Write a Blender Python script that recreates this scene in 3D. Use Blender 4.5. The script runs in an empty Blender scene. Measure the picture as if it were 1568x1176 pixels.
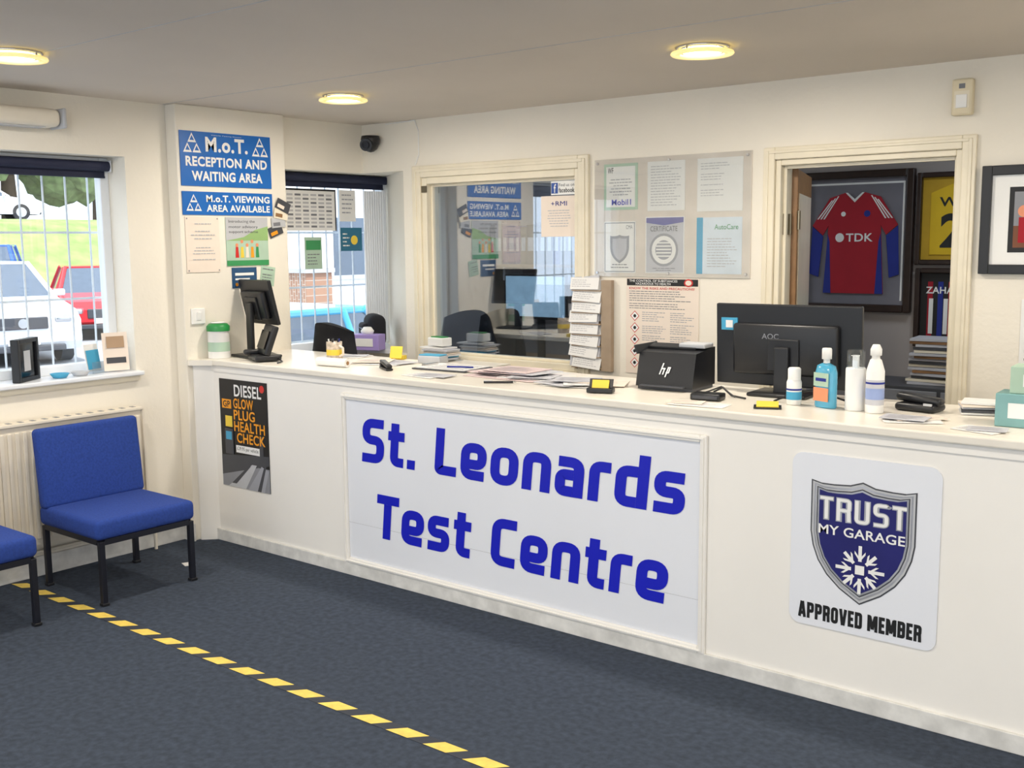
import bpy, bmesh, math, random
from mathutils import Vector, Matrix, Euler, noise
random.seed(7)
I4=Matrix.Identity(4)
# ---------------------------------------------------------------- materials
def lin(c):
    return tuple(((x/255)/12.92 if x/255<=.04045 else ((x/255+.055)/1.055)**2.4) for x in c)
def mat(name,rgb,rough=.5,metal=0,emit=0,var=.06,scale=8,bump=0,bscale=60,coat=0,emitc=None):
    m=bpy.data.materials.new(name); m.use_nodes=True; nt=m.node_tree; b=nt.nodes['Principled BSDF']
    c=lin(rgb); b.inputs['Roughness'].default_value=rough; b.inputs['Metallic'].default_value=metal
    tc=nt.nodes.new('ShaderNodeTexCoord')
    nz=nt.nodes.new('ShaderNodeTexNoise'); nz.inputs['Scale'].default_value=scale; nz.inputs['Detail'].default_value=4
    nt.links.new(tc.outputs['Object'],nz.inputs['Vector'])
    r=nt.nodes.new('ShaderNodeValToRGB'); r.color_ramp.elements[0].position=.3; r.color_ramp.elements[1].position=.7
    r.color_ramp.elements[0].color=(*[x*(1-var) for x in c],1); r.color_ramp.elements[1].color=(*[min(1,x*(1+var)) for x in c],1)
    nt.links.new(nz.outputs['Fac'],r.inputs[0]); nt.links.new(r.outputs[0],b.inputs['Base Color'])
    if coat: b.inputs['Coat Weight'].default_value=coat; b.inputs['Coat Roughness'].default_value=.06
    if bump:
        n2=nt.nodes.new('ShaderNodeTexNoise'); n2.inputs['Scale'].default_value=bscale; n2.inputs['Detail'].default_value=3
        nt.links.new(tc.outputs['Object'],n2.inputs['Vector'])
        bp=nt.nodes.new('ShaderNodeBump'); bp.inputs['Strength'].default_value=bump; bp.inputs['Distance'].default_value=.01
        nt.links.new(n2.outputs['Fac'],bp.inputs['Height']); nt.links.new(bp.outputs[0],b.inputs['Normal'])
    if emit:
        b.inputs['Emission Color'].default_value=(*(lin(emitc) if emitc else c),1); b.inputs['Emission Strength'].default_value=emit
    return m
def glassmat(name,tint,refl,rough=0.0):
    m=bpy.data.materials.new(name); m.use_nodes=True; nt=m.node_tree
    for n in list(nt.nodes): nt.nodes.remove(n)
    o=nt.nodes.new('ShaderNodeOutputMaterial'); mx=nt.nodes.new('ShaderNodeMixShader')
    t=nt.nodes.new('ShaderNodeBsdfTransparent'); t.inputs[0].default_value=(*tint,1)
    g=nt.nodes.new('ShaderNodeBsdfGlossy'); g.inputs['Roughness'].default_value=rough
    mx.inputs[0].default_value=refl
    nt.links.new(t.outputs[0],mx.inputs[1]); nt.links.new(g.outputs[0],mx.inputs[2]); nt.links.new(mx.outputs[0],o.inputs[0])
    return m
WALL=mat('wall_paint',(241,235,222),.75,var=.035,scale=1.6,bump=.14,bscale=45)
WALLB=mat('office_wall_paint',(168,160,156),.8,var=.04,scale=2)
CEIL=mat('ceiling_paint',(216,207,196),.85,var=.03,scale=1.3,bump=.06,bscale=30)
COUNTER=mat('counter_white',(245,242,236),.42,var=.025,scale=2.2,bump=.05,bscale=14)
TOPM=mat('worktop_white',(238,232,220),.28,var=.04,scale=4)
SKIRT=mat('scuffed_skirting',(222,221,217),.5,var=.16,scale=14)
PANELW=mat('sign_panel_white',(234,237,244),.35,var=.015,scale=2)
TRIM=mat('cream_gloss_trim',(236,227,205),.32,var=.05,scale=6)
CARPET=mat('carpet_blue_grey',(60,71,88),.95,var=.3,scale=38,bump=.8,bscale=420)
BLUE=mat('letter_blue',(22,30,190),.35,var=.03)
MOTB=mat('mot_sign_blue',(16,104,190),.35,var=.03)
WHITE=mat('plain_white',(242,242,240),.4,var=.015)
PAPER=mat('paper_white',(238,237,235),.6,var=.02)
PAPERG=mat('paper_grey',(198,199,206),.6,var=.05)  # greyer paper tone for alternate sheets, printed areas and labels
CREAM=mat('paper_cream',(240,226,212),.55,var=.02)
INK=mat('ink_black',(22,22,24),.5,var=.02)
INKG=mat('ink_grey',(120,122,128),.6,var=.02)
INKL=mat('ink_light',(160,162,170),.6,var=.02)
INKF=mat('ink_faint',(190,190,194),.6,var=.02)
RED=mat('print_red',(205,45,40),.45); GREEN=mat('print_green',(60,150,90),.45)
LGREEN=mat('print_lightgreen',(178,205,184),.5); YEL=mat('print_yellow',(240,208,70),.5); ORG=mat('print_orange',(242,160,30),.5)
CYAN=mat('print_cyan',(70,165,205),.5); NAVY=mat('shield_navy',(38,38,108),.3,var=.12,scale=5); SILV=mat('shield_silver',(190,192,200),.3,metal=.5,var=.25,scale=6)
DGREY=mat('dark_grey',(70,72,78),.45); LGREY=mat('light_grey',(190,192,196),.5); MGREY=mat('mid_grey',(140,142,148),.5)
BLK=mat('black_plastic',(24,25,29),.38,var=.08); BLKM=mat('black_metal',(30,32,42),.4,metal=.3)
SCREEN=mat('screen_dark',(12,13,18),.12); SCRON=mat('screen_lit',(170,200,215),.3,emit=.9,var=.2,scale=20)
FAB=mat('chair_fabric_blue',(36,66,146),.92,var=.16,scale=90,bump=.35,bscale=500)
FABK=mat('chair_fabric_black',(22,23,30),.9,var=.1,scale=60)
RADM=mat('radiator_cream',(233,225,209),.4,var=.03)
BLINDM=mat('blind_navy',(28,34,62),.7); UPVC=mat('upvc_white',(238,242,247),.3,var=.02)
BARM=mat('security_bar_white',(226,234,242),.4)
WOOD=mat('frame_dark_wood',(44,28,22),.35,var=.2,scale=18); DOORW=mat('door_brown',(150,112,74),.5,var=.15,scale=12)
RACK=mat('rack_card',(170,150,128),.6,var=.08,scale=12)
CHROME=mat('chrome',(210,210,212),.15,metal=1,var=.02); BRASS=mat('brass_hinge',(150,140,120),.3,metal=.9)
LENS=mat('lamp_glass_lit',(255,240,190),.3,emit=5,emitc=(255,240,190)); RINGM=mat('lamp_glass_ring',(250,240,200),.12,emit=.7,emitc=(255,226,130))
GLASS=glassmat('window_glass',(.97,.985,1),.05); PGLASS=glassmat('partition_glass',(.78,.86,.95),.36)
CLEAR=glassmat('clear_plastic',(.9,.93,.95),.12,.05)
SHRED=mat('shirt_red',(170,28,44),.8); SHBLUE=mat('shirt_blue',(36,50,140),.8); MATTE=mat('mount_grey',(120,118,126),.7)
SHYEL=mat('shirt_yellow',(226,186,30),.7)
TEAL=mat('box_teal',(130,176,176),.5); AQUA=mat('gel_blue',(80,170,205),.2,coat=.5); SKIN=mat('label_orange',(232,150,110),.4)
PURP=mat('tissue_purple',(170,150,215),.5); GRNL=mat('lid_green',(40,140,70),.4)
BEIGE=mat('beige_plastic',(226,214,184),.45)
ASPH=mat('asphalt',(170,172,176),.9,var=.1,scale=3); GRASS=mat('grass',(150,172,104),.95,var=.25,scale=1.5,bump=.6,bscale=12)
LEAF=mat('foliage',(128,148,100),.9,var=.4,scale=2.5,bump=.8,bscale=6); TRUNK=mat('bark',(90,76,62),.9,var=.2)
CARW=mat('car_white',(232,236,242),.2,coat=.6); CARR=mat('car_red',(210,40,48),.2,coat=.6); CARB=mat('car_blue',(50,100,185),.25,coat=.6); CARC=mat('car_cyan',(90,185,230),.25,coat=.6)
CGL=mat('car_glass',(95,108,124),.06); TYRE=mat('tyre',(50,50,54),.8); RENDER=mat('render_white',(240,240,242),.8)
def brickmat():
    m=mat('brick',(150,100,80),.85); nt=m.node_tree; b=nt.nodes['Principled BSDF']; t=nt.nodes.new('ShaderNodeTexBrick')
    t.inputs['Color1'].default_value=(*lin((180,140,115)),1); t.inputs['Color2'].default_value=(*lin((155,115,95)),1); t.inputs['Mortar'].default_value=(*lin((200,192,180)),1)
    t.inputs['Scale'].default_value=4
    tc=nt.nodes.new('ShaderNodeTexCoord'); mp=nt.nodes.new('ShaderNodeMapping'); mp.inputs['Rotation'].default_value=(math.pi/2,0,math.pi/2)
    nt.links.new(tc.outputs['Object'],mp.inputs[0]); nt.links.new(mp.outputs[0],t.inputs[0]); nt.links.new(t.outputs[0],b.inputs['Base Color']); return m
BRICK=brickmat()
# ---------------------------------------------------------------- builder
class Obj:
    def __init__(s,name,M=None):
        s.name=name; s.M=M if M is not None else I4.copy(); s.v=[];s.f=[];s.fm=[];s.sm=[];s.mats=[];s.T=I4.copy()
    def add(s,vs,fs,m,smooth=False):
        if m not in s.mats: s.mats.append(m)
        k=s.mats.index(m); o=len(s.v)
        s.v+= [s.T@Vector(p) for p in vs]
        for f in fs: s.f.append([i+o for i in f]); s.fm.append(k); s.sm.append(smooth)
        return s
    def addbm(s,bm,m,smooth=False):
        bm.verts.index_update(); s.add([v.co.copy() for v in bm.verts],[[v.index for v in f.verts] for f in bm.faces],m,smooth); bm.free()
    def box(s,c,d,m,bev=0,rot=None,seg=2):
        bm=bmesh.new(); bmesh.ops.create_cube(bm,size=1)
        for v in bm.verts: v.co=Vector((v.co.x*d[0],v.co.y*d[1],v.co.z*d[2]))
        if bev: bmesh.ops.bevel(bm,geom=list(bm.edges),offset=bev,segments=seg,affect='EDGES',profile=.5)
        X=Matrix.Translation(c)
        if rot: X=X@Euler(rot).to_matrix().to_4x4()
        bm.transform(X); s.addbm(bm,m,bool(bev) and seg>2)
    def bx(s,x0,x1,y0,y1,z0,z1,m,bev=0,seg=2): s.box(((x0+x1)/2,(y0+y1)/2,(z0+z1)/2),(x1-x0,y1-y0,z1-z0),m,bev,seg=seg)
    def ringxz(s,x0,x1,z0,z1,w,y0,y1,m,bev=0,bottom=True):
        s.bx(x0,x0+w,y0,y1,z0,z1,m,bev); s.bx(x1-w,x1,y0,y1,z0,z1,m,bev)
        s.bx(x0+w,x1-w,y0,y1,z1-w,z1,m,bev)
        if bottom: s.bx(x0+w,x1-w,y0,y1,z0,z0+w,m,bev)
    def ringuv(s,u0,u1,v0,v1,w,n0,n1,m,bev=0):
        s.bx(u0,u0+w,v0,v1,n0,n1,m,bev); s.bx(u1-w,u1,v0,v1,n0,n1,m,bev); s.bx(u0+w,u1-w,v1-w,v1,n0,n1,m,bev); s.bx(u0+w,u1-w,v0,v0+w,n0,n1,m,bev)
    def cyl(s,p0,p1,r,m,r1=None,n=20,smooth=True):
        p0=Vector(p0);p1=Vector(p1); r1=r if r1 is None else r1; d=(p1-p0).normalized()
        a=d.orthogonal().normalized(); b=d.cross(a); vs=[]
        for p,q in((p0,r),(p1,r1)):
            for i in range(n): t=2*math.pi*i/n; vs.append(p+a*math.cos(t)*q+b*math.sin(t)*q)
        s.add(vs,[[i,(i+1)%n,n+(i+1)%n,n+i] for i in range(n)],m,smooth)
        s.add(vs[:n],[list(range(n))[::-1]],m); s.add(vs[n:],[list(range(n))],m)
    def tube(s,pts,r,m,n=8):
        for a,b in zip(pts,pts[1:]): s.cyl(a,b,r,m,n=n)
    def lathe(s,prof,m,c=(0,0,0),n=28,sx=1,sy=1):
        vs=[];k=len(prof)
        for i in range(n):
            t=2*math.pi*i/n
            for r,z in prof: vs.append((c[0]+r*math.cos(t)*sx,c[1]+r*math.sin(t)*sy,c[2]+z))
        fs=[[i*k+j,((i+1)%n)*k+j,((i+1)%n)*k+j+1,i*k+j+1] for i in range(n) for j in range(k-1)]
        s.add(vs,fs,m,True)
    def prism(s,pts,z0,z1,m,top=None):
        n=len(pts); top=top or pts
        vs=[(p[0],p[1],z0) for p in pts]+[(p[0],p[1],z1) for p in top]
        s.add(vs,[list(range(n))[::-1],list(range(n,2*n))]+[[i,(i+1)%n,n+(i+1)%n,n+i] for i in range(n)],m)
    def hexa(s,b,t,m):
        s.add(list(b)+list(t),[[3,2,1,0],[4,5,6,7],[0,1,5,4],[1,2,6,5],[2,3,7,6],[3,0,4,7]],m)
    def rect(s,u0,v0,u1,v1,m,n=.006): s.add([(u0,v0,n),(u1,v0,n),(u1,v1,n),(u0,v1,n)],[[0,1,2,3]],m)
    def poly(s,pts,m,n=.006): s.add([(p[0],p[1],n) for p in pts],[list(range(len(pts)))],m)
    def disc(s,u,v,r,m,n=.006,k=24,r2=None):
        s.poly([(u+r*math.cos(2*math.pi*i/k),v+(r2 or r)*math.sin(2*math.pi*i/k)) for i in range(k)],m,n)
    def text(s,body,u0,v0,u1,v1,m,n=.007,bold=.0):
        c=bpy.data.curves.new('t','FONT'); c.body=body; c.size=1; c.offset=bold; c.resolution_u=4; c.space_character=1+bold*2.5
        o=bpy.data.objects.new('t',c); bpy.context.collection.objects.link(o)
        me=bpy.data.meshes.new_from_object(o)
        vs=[v.co.copy() for v in me.vertices]; fs=[list(p.vertices) for p in me.polygons]
        bpy.data.objects.remove(o); bpy.data.meshes.remove(me)
        if not vs: return
        x0=min(v.x for v in vs);x1=max(v.x for v in vs);y0=min(v.y for v in vs);y1=max(v.y for v in vs)
        s.add([(u0+(v.x-x0)/(x1-x0)*(u1-u0),v0+(v.y-y0)/(y1-y0)*(v1-v0),n) for v in vs],fs,m)
    def lines(s,u0,v0,u1,v1,k,m,n=.0065,center=False):
        # rows of small word-like dashes
        p=(v1-v0)/k
        for i in range(k):
            if random.random()<.1: continue
            L=(u1-u0)*random.uniform(.6,1); u=u0+((u1-u0-L)/2 if center else 0); e=u+L
            while u<e-.004:
                w=min(random.uniform(.008,.03),e-u); s.rect(u,v1-p*i-p*.56,u+w,v1-p*i-p*.26,m,n); u+=w+.004
    def sheet(s,u0,v0,u1,v1,m,n=.004,th=.003):
        s.box(((u0+u1)/2,(v0+v1)/2,n-th/2),(u1-u0,v1-v0,th),m)
    def done(s):
        me=bpy.data.meshes.new(s.name); me.from_pydata(s.v,[],s.f)
        for m in s.mats: me.materials.append(m)
        me.polygons.foreach_set('material_index',s.fm); me.polygons.foreach_set('use_smooth',s.sm); me.update()
        o=bpy.data.objects.new(s.name,me); bpy.context.collection.objects.link(o); o.matrix_world=s.M
        return o
def front(x,y,z): return Matrix(((1,0,0,x),(0,0,-1,y),(0,1,0,z),(0,0,0,1)))
def side(x,y,z): return Matrix(((0,0,1,x),(1,0,0,y),(0,1,0,z),(0,0,0,1)))
def loc(x,y,z,rz=0): return Matrix.Translation((x,y,z))@Matrix.Rotation(math.radians(rz),4,'Z')
L=-5.12; Q=-5.03; B=4.85; C=3.53; H=2.37; T=1.01; GX=-5.31
# ---------------------------------------------------------------- shell
o=Obj('floor'); o.bx(-5.34,3.4,-3.6,8,-.12,0,CARPET); o.done()
o=Obj('ceiling'); o.bx(-5.36,3.4,-3.6,8,H,H+.15,CEIL); o.bx(-5.1,3.2,3.40,3.403,H-.0015,H,LGREY); o.bx(-5.1,3.2,2.2,2.203,H-.0015,H,LGREY); o.done()
o=Obj('wall_left')
o.bx(-5.36,L,-3.6,1.6,0,H,WALL); o.bx(-5.36,L,1.6,3.17,0,.95,WALL); o.bx(-5.36,L,1.6,3.17,2.085,H,WALL); o.bx(-5.36,L,3.17,4.17,0,H,WALL)
o.bx(L,Q,3.42,4.15,0,H,WALL,.006)
fp=[(-5.36,4.17),(-5.12,4.17),(-5.12,4.85),(-4.76,4.85),(-5.30,5.22),(-5.36,5.22)]
o.prism(fp,0,.93,WALL); o.prism(fp,2.07,H,WALL)
o.prism([(-4.76,4.85),(-4.72,4.97),(-5.36,5.42),(-5.36,5.22),(-5.30,5.22)],0,H,WALL)
o.done()
o=Obj('wall_back')
for a in ((-4.76,-4.60,0,H),(-4.60,-3.42,0,.9),(-4.60,-3.42,2.02,H),(-3.42,-2.29,0,H),(-2.29,-1.43,2.005,H),(-1.43,3.4,0,H)):
    o.bx(a[0],a[1],B,B+.12,a[2],a[3],WALL)
o.done()
o=Obj('wall_office'); o.bx(-6.4,.2,6.6,6.7,0,H,WALLB); o.bx(-5.5,-5.36,5.3,6.6,0,H,WALLB); o.bx(.0,.1,B+.12,6.6,0,H,WALLB); o.done()
o=Obj('wall_right'); o.bx(3.3,3.4,-1.2,B,0,H,WALL); o.done()
o=Obj('trim_1')   # glazed partition frame
o.ringxz(-4.67,-3.36,.84,2.09,.07,B-.022,B,TRIM,.005); o.ringxz(-4.65,-3.38,.86,2.07,.018,B-.028,B-.021,TRIM,.003)
o.ringxz(-4.60,-3.42,.91,2.02,.04,B-.008,B+.12,TRIM,.004)
o.ringxz(-4.56,-3.46,.95,1.98,.016,B+.03,B+.07,TRIM,.003)
o.bx(-4.60,-4.555,B-.012,B-.0085,1.93,1.97,BRASS)
o.done()
o=Obj('window_3'); o.bx(-4.553,-3.467,B+.046,B+.052,.96,1.975,PGLASS); o.done()
o=Obj('trim_2')   # door frame
o.ringxz(-2.345,-1.375,0,2.06,.058,B-.022,B,TRIM,.005,bottom=False); o.ringxz(-2.33,-1.39,0,2.045,.014,B-.028,B-.021,TRIM,.003,bottom=False)
o.ringxz(-2.287,-1.433,0,2.002,.027,B-.006,B+.125,TRIM,.004,bottom=False)
o.ringxz(-2.26,-1.46,0,1.975,.015,B+.03,B+.05,TRIM,.002,bottom=False); o.done()
o=Obj('door_1',loc(-2.235,B+.135,0,109))
o.bx(0,.80,0,.04,.01,1.965,DOORW,.004); o.bx(.06,.74,-.004,.044,1.05,1.85,TRIM); o.bx(.06,.74,-.004,.044,.15,.9,TRIM)
for z in (.25,1.0,1.72): o.cyl((0,-.006,z-.045),(0,-.006,z+.045),.009,BRASS,n=10)
o.cyl((.74,-.05,1.0),(.74,.09,1.0),.012,CHROME); o.done()
o=Obj('door_hinge',loc(-2.259,B+.06,1.70)); o.box((.001,0,0),(.003,.07,.1),BRASS); o.cyl((.004,.04,-.05),(.004,.04,.05),.007,BRASS,n=10)
for z in (-.035,0,.035): o.cyl((.002,-.015,z),(.004,-.015,z),.005,CHROME,n=8)
o.done()
o=Obj('baseboard_left'); o.bx(L,L+.018,-3,3.42,0,.1,SKIRT,.004); o.bx(L+.018,Q+.012,3.402,3.42,0,.1,SKIRT,.003)
o.tube([(L+.04,1.0,.13),(L+.04,3.35,.13)],.008,RADM); o.done()
o=Obj('baseboard_back'); o.bx(-1.37,3.3,B-.015,B,0,.1,SKIRT); o.bx(-4.7,-2.35,B-.015,B,0,.1,SKIRT); o.done()
def window(name,y0,y1,z0,z1,mull):
    o=Obj(name)
    for (a,b,c,d) in ((y0,y0+.05,z0,z1),(y1-.05,y1,z0,z1),(y0+.05,y1-.05,z0,z0+.05),(y0+.05,y1-.05,z1-.05,z1)): o.bx(GX-.03,GX+.03,a,b,c,d,UPVC,.005)
    for m in mull: o.bx(GX-.025,GX+.025,m-.03,m+.03,z0+.05,z1-.05,UPVC,.005)
    o.bx(GX-.004,GX+.004,y0+.04,y1-.04,z0+.04,z1-.04,GLASS); o.done()
window('window_1',1.6,3.17,.97,2.085,[2.1]); window('window_2',4.17,5.22,.955,2.07,[])
o=Obj('trim_3'); o.bx(-5.28,L+.05,1.55,3.19,.95,.972,UPVC,.006); o.bx(L,L+.02,1.58,3.18,.92,.949,TRIM); o.done()
o=Obj('trim_4'); o.prism([(-5.28,4.17),(-5.08,4.17),(-5.08,4.80),(-4.80,4.84),(-5.26,5.16)],.93,.955,UPVC); o.done()
for nm,y0,y1,sp in (('window_security_grille',1.5,3.25,.125),('window_security_grille',4.1,5.3,.115)):
    o=Obj(nm); y=y0
    while y<y1: o.cyl((-5.42,y,.9),(-5.42,y,2.2),.0055,BARM,n=8); y+=sp
    for z in (1.0,1.35,1.7,2.05): o.bx(-5.435,-5.428,y0-.05,y1,z-.006,z+.006,BARM)
    for yy in (y0,y1-.05): o.bx(-5.43,-5.36,yy-.01,yy+.01,2.1,2.13,BARM)
    o.done()
for y0,y1 in ((1.62,3.15),(4.19,5.18)):
    o=Obj('roller_blind'); o.cyl((-5.25,y0,2.04),(-5.25,y1,2.04),.026,BLINDM); o.bx(-5.273,-5.268,y0+.01,y1-.01,1.99,2.045,BLINDM); o.bx(-5.278,-5.264,y0+.01,y1-.01,1.98,1.99,BLINDM)
    o.bx(-5.275,-5.225,y0-.005,y0,2.01,2.07,UPVC); o.bx(-5.275,-5.225,y1,y1+.005,2.01,2.07,UPVC); o.done()
# ---------------------------------------------------------------- counter
CX=.9
o=Obj('reception_counter')
o.bx(Q+.002,CX,C,C+.06,0,.978,COUNTER); o.bx(Q+.002,Q+.06,C+.061,4.1,0,.978,COUNTER); o.bx(CX-.04,CX,C+.061,4.1,0,.978,COUNTER)
for x in (-4,-3,-2,-1,0): o.bx(x,x+.02,C+.061,4.08,0,.977,COUNTER)
o.bx(Q+.061,CX-.041,C+.061,4.08,.4,.42,COUNTER)
o.bx(Q+.001,CX+.03,C-.028,4.14,.979,T,TOPM,.006)
o.prism([(Q+.002,C-.0002),(Q+.002,C-.075),(Q+.012,C-.075),(Q+.085,C-.0002)],0,.9785,COUNTER)
o.prism([(Q+.001,C-.029),(Q+.001,C-.105),(Q+.014,C-.105),(Q+.12,C-.029)],.979,T-.001,TOPM)
o.bx(Q+.0025,CX-.001,C-.008,C-.0002,.945,.978,COUNTER)
o.bx(Q+.0025,CX-.001,C-.014,C-.0002,0,.065,SKIRT,.003)
x0,x1,z0,z1=-3.915,-1.91,.06,.91; w=.03
o.ringxz(x0,x1,z0,z1,w,C-.016,C-.0002,COUNTER,.005)
o.ringxz(x0+.010,x1-.010,z0+.010,z1-.010,.008,C-.022,C-.0145,COUNTER,.002)
o.bx(x0+w,x1-w,C-.004,C-.0002,z0+w,z1-w,PANELW)
o.bx(x0+w,x1-w,C-.0046,C-.0041,.268,.2695,LGREY)
o.done()
def rounded(pts,r,closed=False):
    out=[];n=len(pts)
    for i,p in enumerate(pts):
        if not closed and i in (0,n-1): out.append(Vector(p)); continue
        p=Vector(p);a=Vector(pts[i-1]);b=Vector(pts[(i+1)%n])
        q=min(r,(a-p).length/2,(b-p).length/2); s0=p+(a-p).normalized()*q; s1=p+(b-p).normalized()*q
        for k in range(7):
            t=k/6; out.append(s0*(1-t)**2+p*2*t*(1-t)+s1*t*t)
    return out
def stroke(o,pts,t,m,tf,n,closed=False):
    P=[Vector(pts[0])]
    for p in pts[1:]:
        p=Vector(p)
        if (p-P[-1]).length>1e-4: P.append(p)
    if closed and (P[0]-P[-1]).length<1e-4: P.pop()
    N=len(P); A=[];Bn=[]
    for i in range(N):
        if closed: d0=(P[i]-P[i-1]).normalized(); d1=(P[(i+1)%N]-P[i]).normalized()
        else:
            d0=(P[i]-P[i-1]).normalized() if i>0 else (P[1]-P[0]).normalized()
            d1=(P[i+1]-P[i]).normalized() if i<N-1 else d0
        d=(d0+d1).normalized(); nn=Vector((-d.y,d.x)); k=1/max(.45,nn.dot(Vector((-d1.y,d1.x))))
        A.append(P[i]+nn*t/2*k); Bn.append(P[i]-nn*t/2*k)
    vs=[(*tf(p),n) for p in A]+[(*tf(p),n) for p in Bn]
    o.add(vs,[[i,N+i,N+(i+1)%N,(i+1)%N] for i in range(N if closed else N-1)],m)
def glyph(ch,t=.195,xh=.78):
    a=t/2
    if ch=='S': w=.60; return w,[([(w-.04,1-a),(a,1-a),(a,.52),(w-a,.52),(w-a,a),(.02,a)],.17,0)]
    if ch=='s': w=.56; return w,[([(w-.04,xh-a),(a,xh-a),(a,xh*.51),(w-a,xh*.51),(w-a,a),(.02,a)],.13,0)]
    if ch=='t': w=.42; return w,[([(a+.07,.96),(a+.07,a),(w,a)],.15,0),([(0,xh-a),(w,xh-a)],0,0)]
    if ch=='.': return .20,[([(0,a),(.20,a)],0,0)]
    if ch=='L': w=.52; return w,[([(a,1),(a,a),(w,a)],.06,0)]
    if ch=='e': w=.59; return w,[([(w-.04,a),(a,a),(a,xh-a),(w-a,xh-a),(w-a,xh*.42),(t,xh*.42)],.17,0)]
    if ch=='o': w=.61; return w,[([(a,a),(w-a,a),(w-a,xh-a),(a,xh-a)],.2,1)]
    if ch=='n': w=.59; return w,[([(a,0),(a,xh-a),(w-a,xh-a),(w-a,0)],.16,0)]
    if ch=='a': w=.57; return w,[([(.05,xh-a),(w-a,xh-a),(w-a,0)],.17,0),([(w-t,a),(a,a),(a,xh*.55),(w-t,xh*.55)],.11,0)]
    if ch=='r': w=.41; return w,[([(a,0),(a,xh-a),(w,xh-a)],.14,0)]
    if ch=='d': w=.61; return w,[([(w-a,1),(w-a,0)],0,0),([(w-t,xh-a),(a,xh-a),(a,a),(w-t,a)],.17,0)]
    if ch=='T': w=.60; return w,[([(0,1-a),(w,1-a)],0,0),([(w/2,1-t),(w/2,0)],0,0)]
    if ch=='C': w=.58; return w,[([(w-.02,1-a),(a,1-a),(a,a),(w-.02,a)],.18,0)]
    return .30,[]
def caps(ch,t=.2):
    a=t/2; w=.52
    if ch=='A': w=.58; return w,[([(a*.9,0),(w/2-.03,1)],0,0),([(w-a*.9,0),(w/2+.03,1)],0,0),([(t,.27),(w-t,.27)],0,0)]
    if ch=='V': w=.56; return w,[([(a*.9,1),(w/2-.03,0)],0,0),([(w-a*.9,1),(w/2+.03,0)],0,0)]
    if ch=='P': return w,[([(a,0),(a,1)],0,0),([(t,1-a),(w-a,1-a),(w-a,.46),(t,.46)],.12,0)]
    if ch=='R': return w,[([(a,0),(a,1)],0,0),([(t,1-a),(w-a,1-a),(w-a,.48),(t,.48)],.1,0),([(w-a-.02,.46),(w-a,0)],0,0)]
    if ch=='O': return w,[([(a,a),(w-a,a),(w-a,1-a),(a,1-a)],.14,1)]
    if ch=='E': w=.42; return w,[([(w,1-a),(a,1-a),(a,a),(w,a)],0,0),([(t,.5),(w-.04,.5)],0,0)]
    if ch=='D': return w,[([(a,0),(a,1)],0,0),([(t,1-a),(w-a,1-a),(w-a,a),(t,a)],.14,0)]
    if ch=='B': return w,[([(a,0),(a,1)],0,0),([(t,1-a),(w-a,1-a),(w-a,a),(t,a)],.12,0),([(t,.52),(w-t,.52)],0,0)]
    if ch=='M': w=.72; return w,[([(a,0),(a,1)],0,0),([(w-a,0),(w-a,1)],0,0),([(t*.8,.95),(w/2,.15)],0,0),([(w-t*.8,.95),(w/2,.15)],0,0)]
    if ch=='T': w=.48; return w,[([(0,1-a),(w,1-a)],0,0),([(w/2,1-t),(w/2,0)],0,0)]
    if ch=='U': return w,[([(a,1),(a,a),(w-a,a),(w-a,1)],.14,0)]
    if ch=='S': return w,[([(w-.02,.93),(w-.03,1-a),(a,1-a),(a,.52),(w-a,.52),(w-a,a),(.02,a)],.14,0)]
    return .22,[]
def fancy(o,s,u0,u1,v0,cap,m,g=glyph,t=.195,gap=.095,sh=.10,n=0):
    tot=sum(g(c,t)[0] for c in s)+gap*(len(s)-1); k=(u1-u0)/tot; u=0
    for c in s:
        w,st=g(c,t)
        for q,(pts,r,cl) in enumerate(st):
            pp=rounded(pts,r,bool(cl)) if r else pts
            stroke(o,pp,t,m,lambda p,u=u:(u0+(u+p[0])*k+sh*p[1]*cap-.5*sh*cap,v0+p[1]*cap),n+.0003*q,bool(cl))
        u+=w+gap
o=Obj('sign_lettering',front(0,C-.0062,0)); fancy(o,'St. Leonards',-3.775,-2.00,.585,.215,BLUE,t=.205); fancy(o,'Test Centre',-3.69,-2.075,.222,.215,BLUE,t=.205); o.done()
o=Obj('glow_plug_poster',front(-4.895,C-.001,.32)); W,Hh=.405,.59
o.sheet(0,0,W,Hh,INK,.003)
o.rect(.0,.0,W,.13,MGREY,.0035); o.poly([(0,.06),(W,.15),(W,.2),(0,.17)],DGREY,.0038); o.poly([(.05,0),(.2,0),(.3,.14),(.26,.14)],LGREY,.004)
o.poly([(.22,0),(.36,0),(.4,.12),(.34,.14)],INKL,.0042); o.rect(.33,.15,.36,.3,DGREY,.004); o.poly([(.3,0),(.33,0),(.39,.17),(.375,.17)],DGREY,.0044); o.poly([(.08,.02),(.12,.02),(.25,.13),(.23,.13)],DGREY,.0044)
o.text('DIESEL',.13,.50,.36,.565,WHITE,.0045,.02)
for i,(tx,aa,bb) in enumerate((('GLOW',.12,.29),('PLUG',.12,.3),('HEALTH',.12,.38),('CHECK',.14,.38))): o.text(tx,aa,.435-i*.062,bb,.49-i*.062,ORG,.0045,.02)
o.rect(.02,.43,.1,.48,ORG,.004); o.text('GP',.03,.437,.09,.472,INK,.0045,.02)
o.box((.075,.25,.006),(.07,.14,.004),DGREY,.0015); o.rect(.05,.26,.1,.305,CYAN,.0085); o.rect(.045,.33,.105,.39,YEL,.0045)
o.rect(.13,.195,.33,.235,WHITE,.005); o.text('£39.95 per vehicle',.14,.203,.32,.228,INK,.0055); o.disc(.365,.555,.02,RED,.004); o.done()
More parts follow.
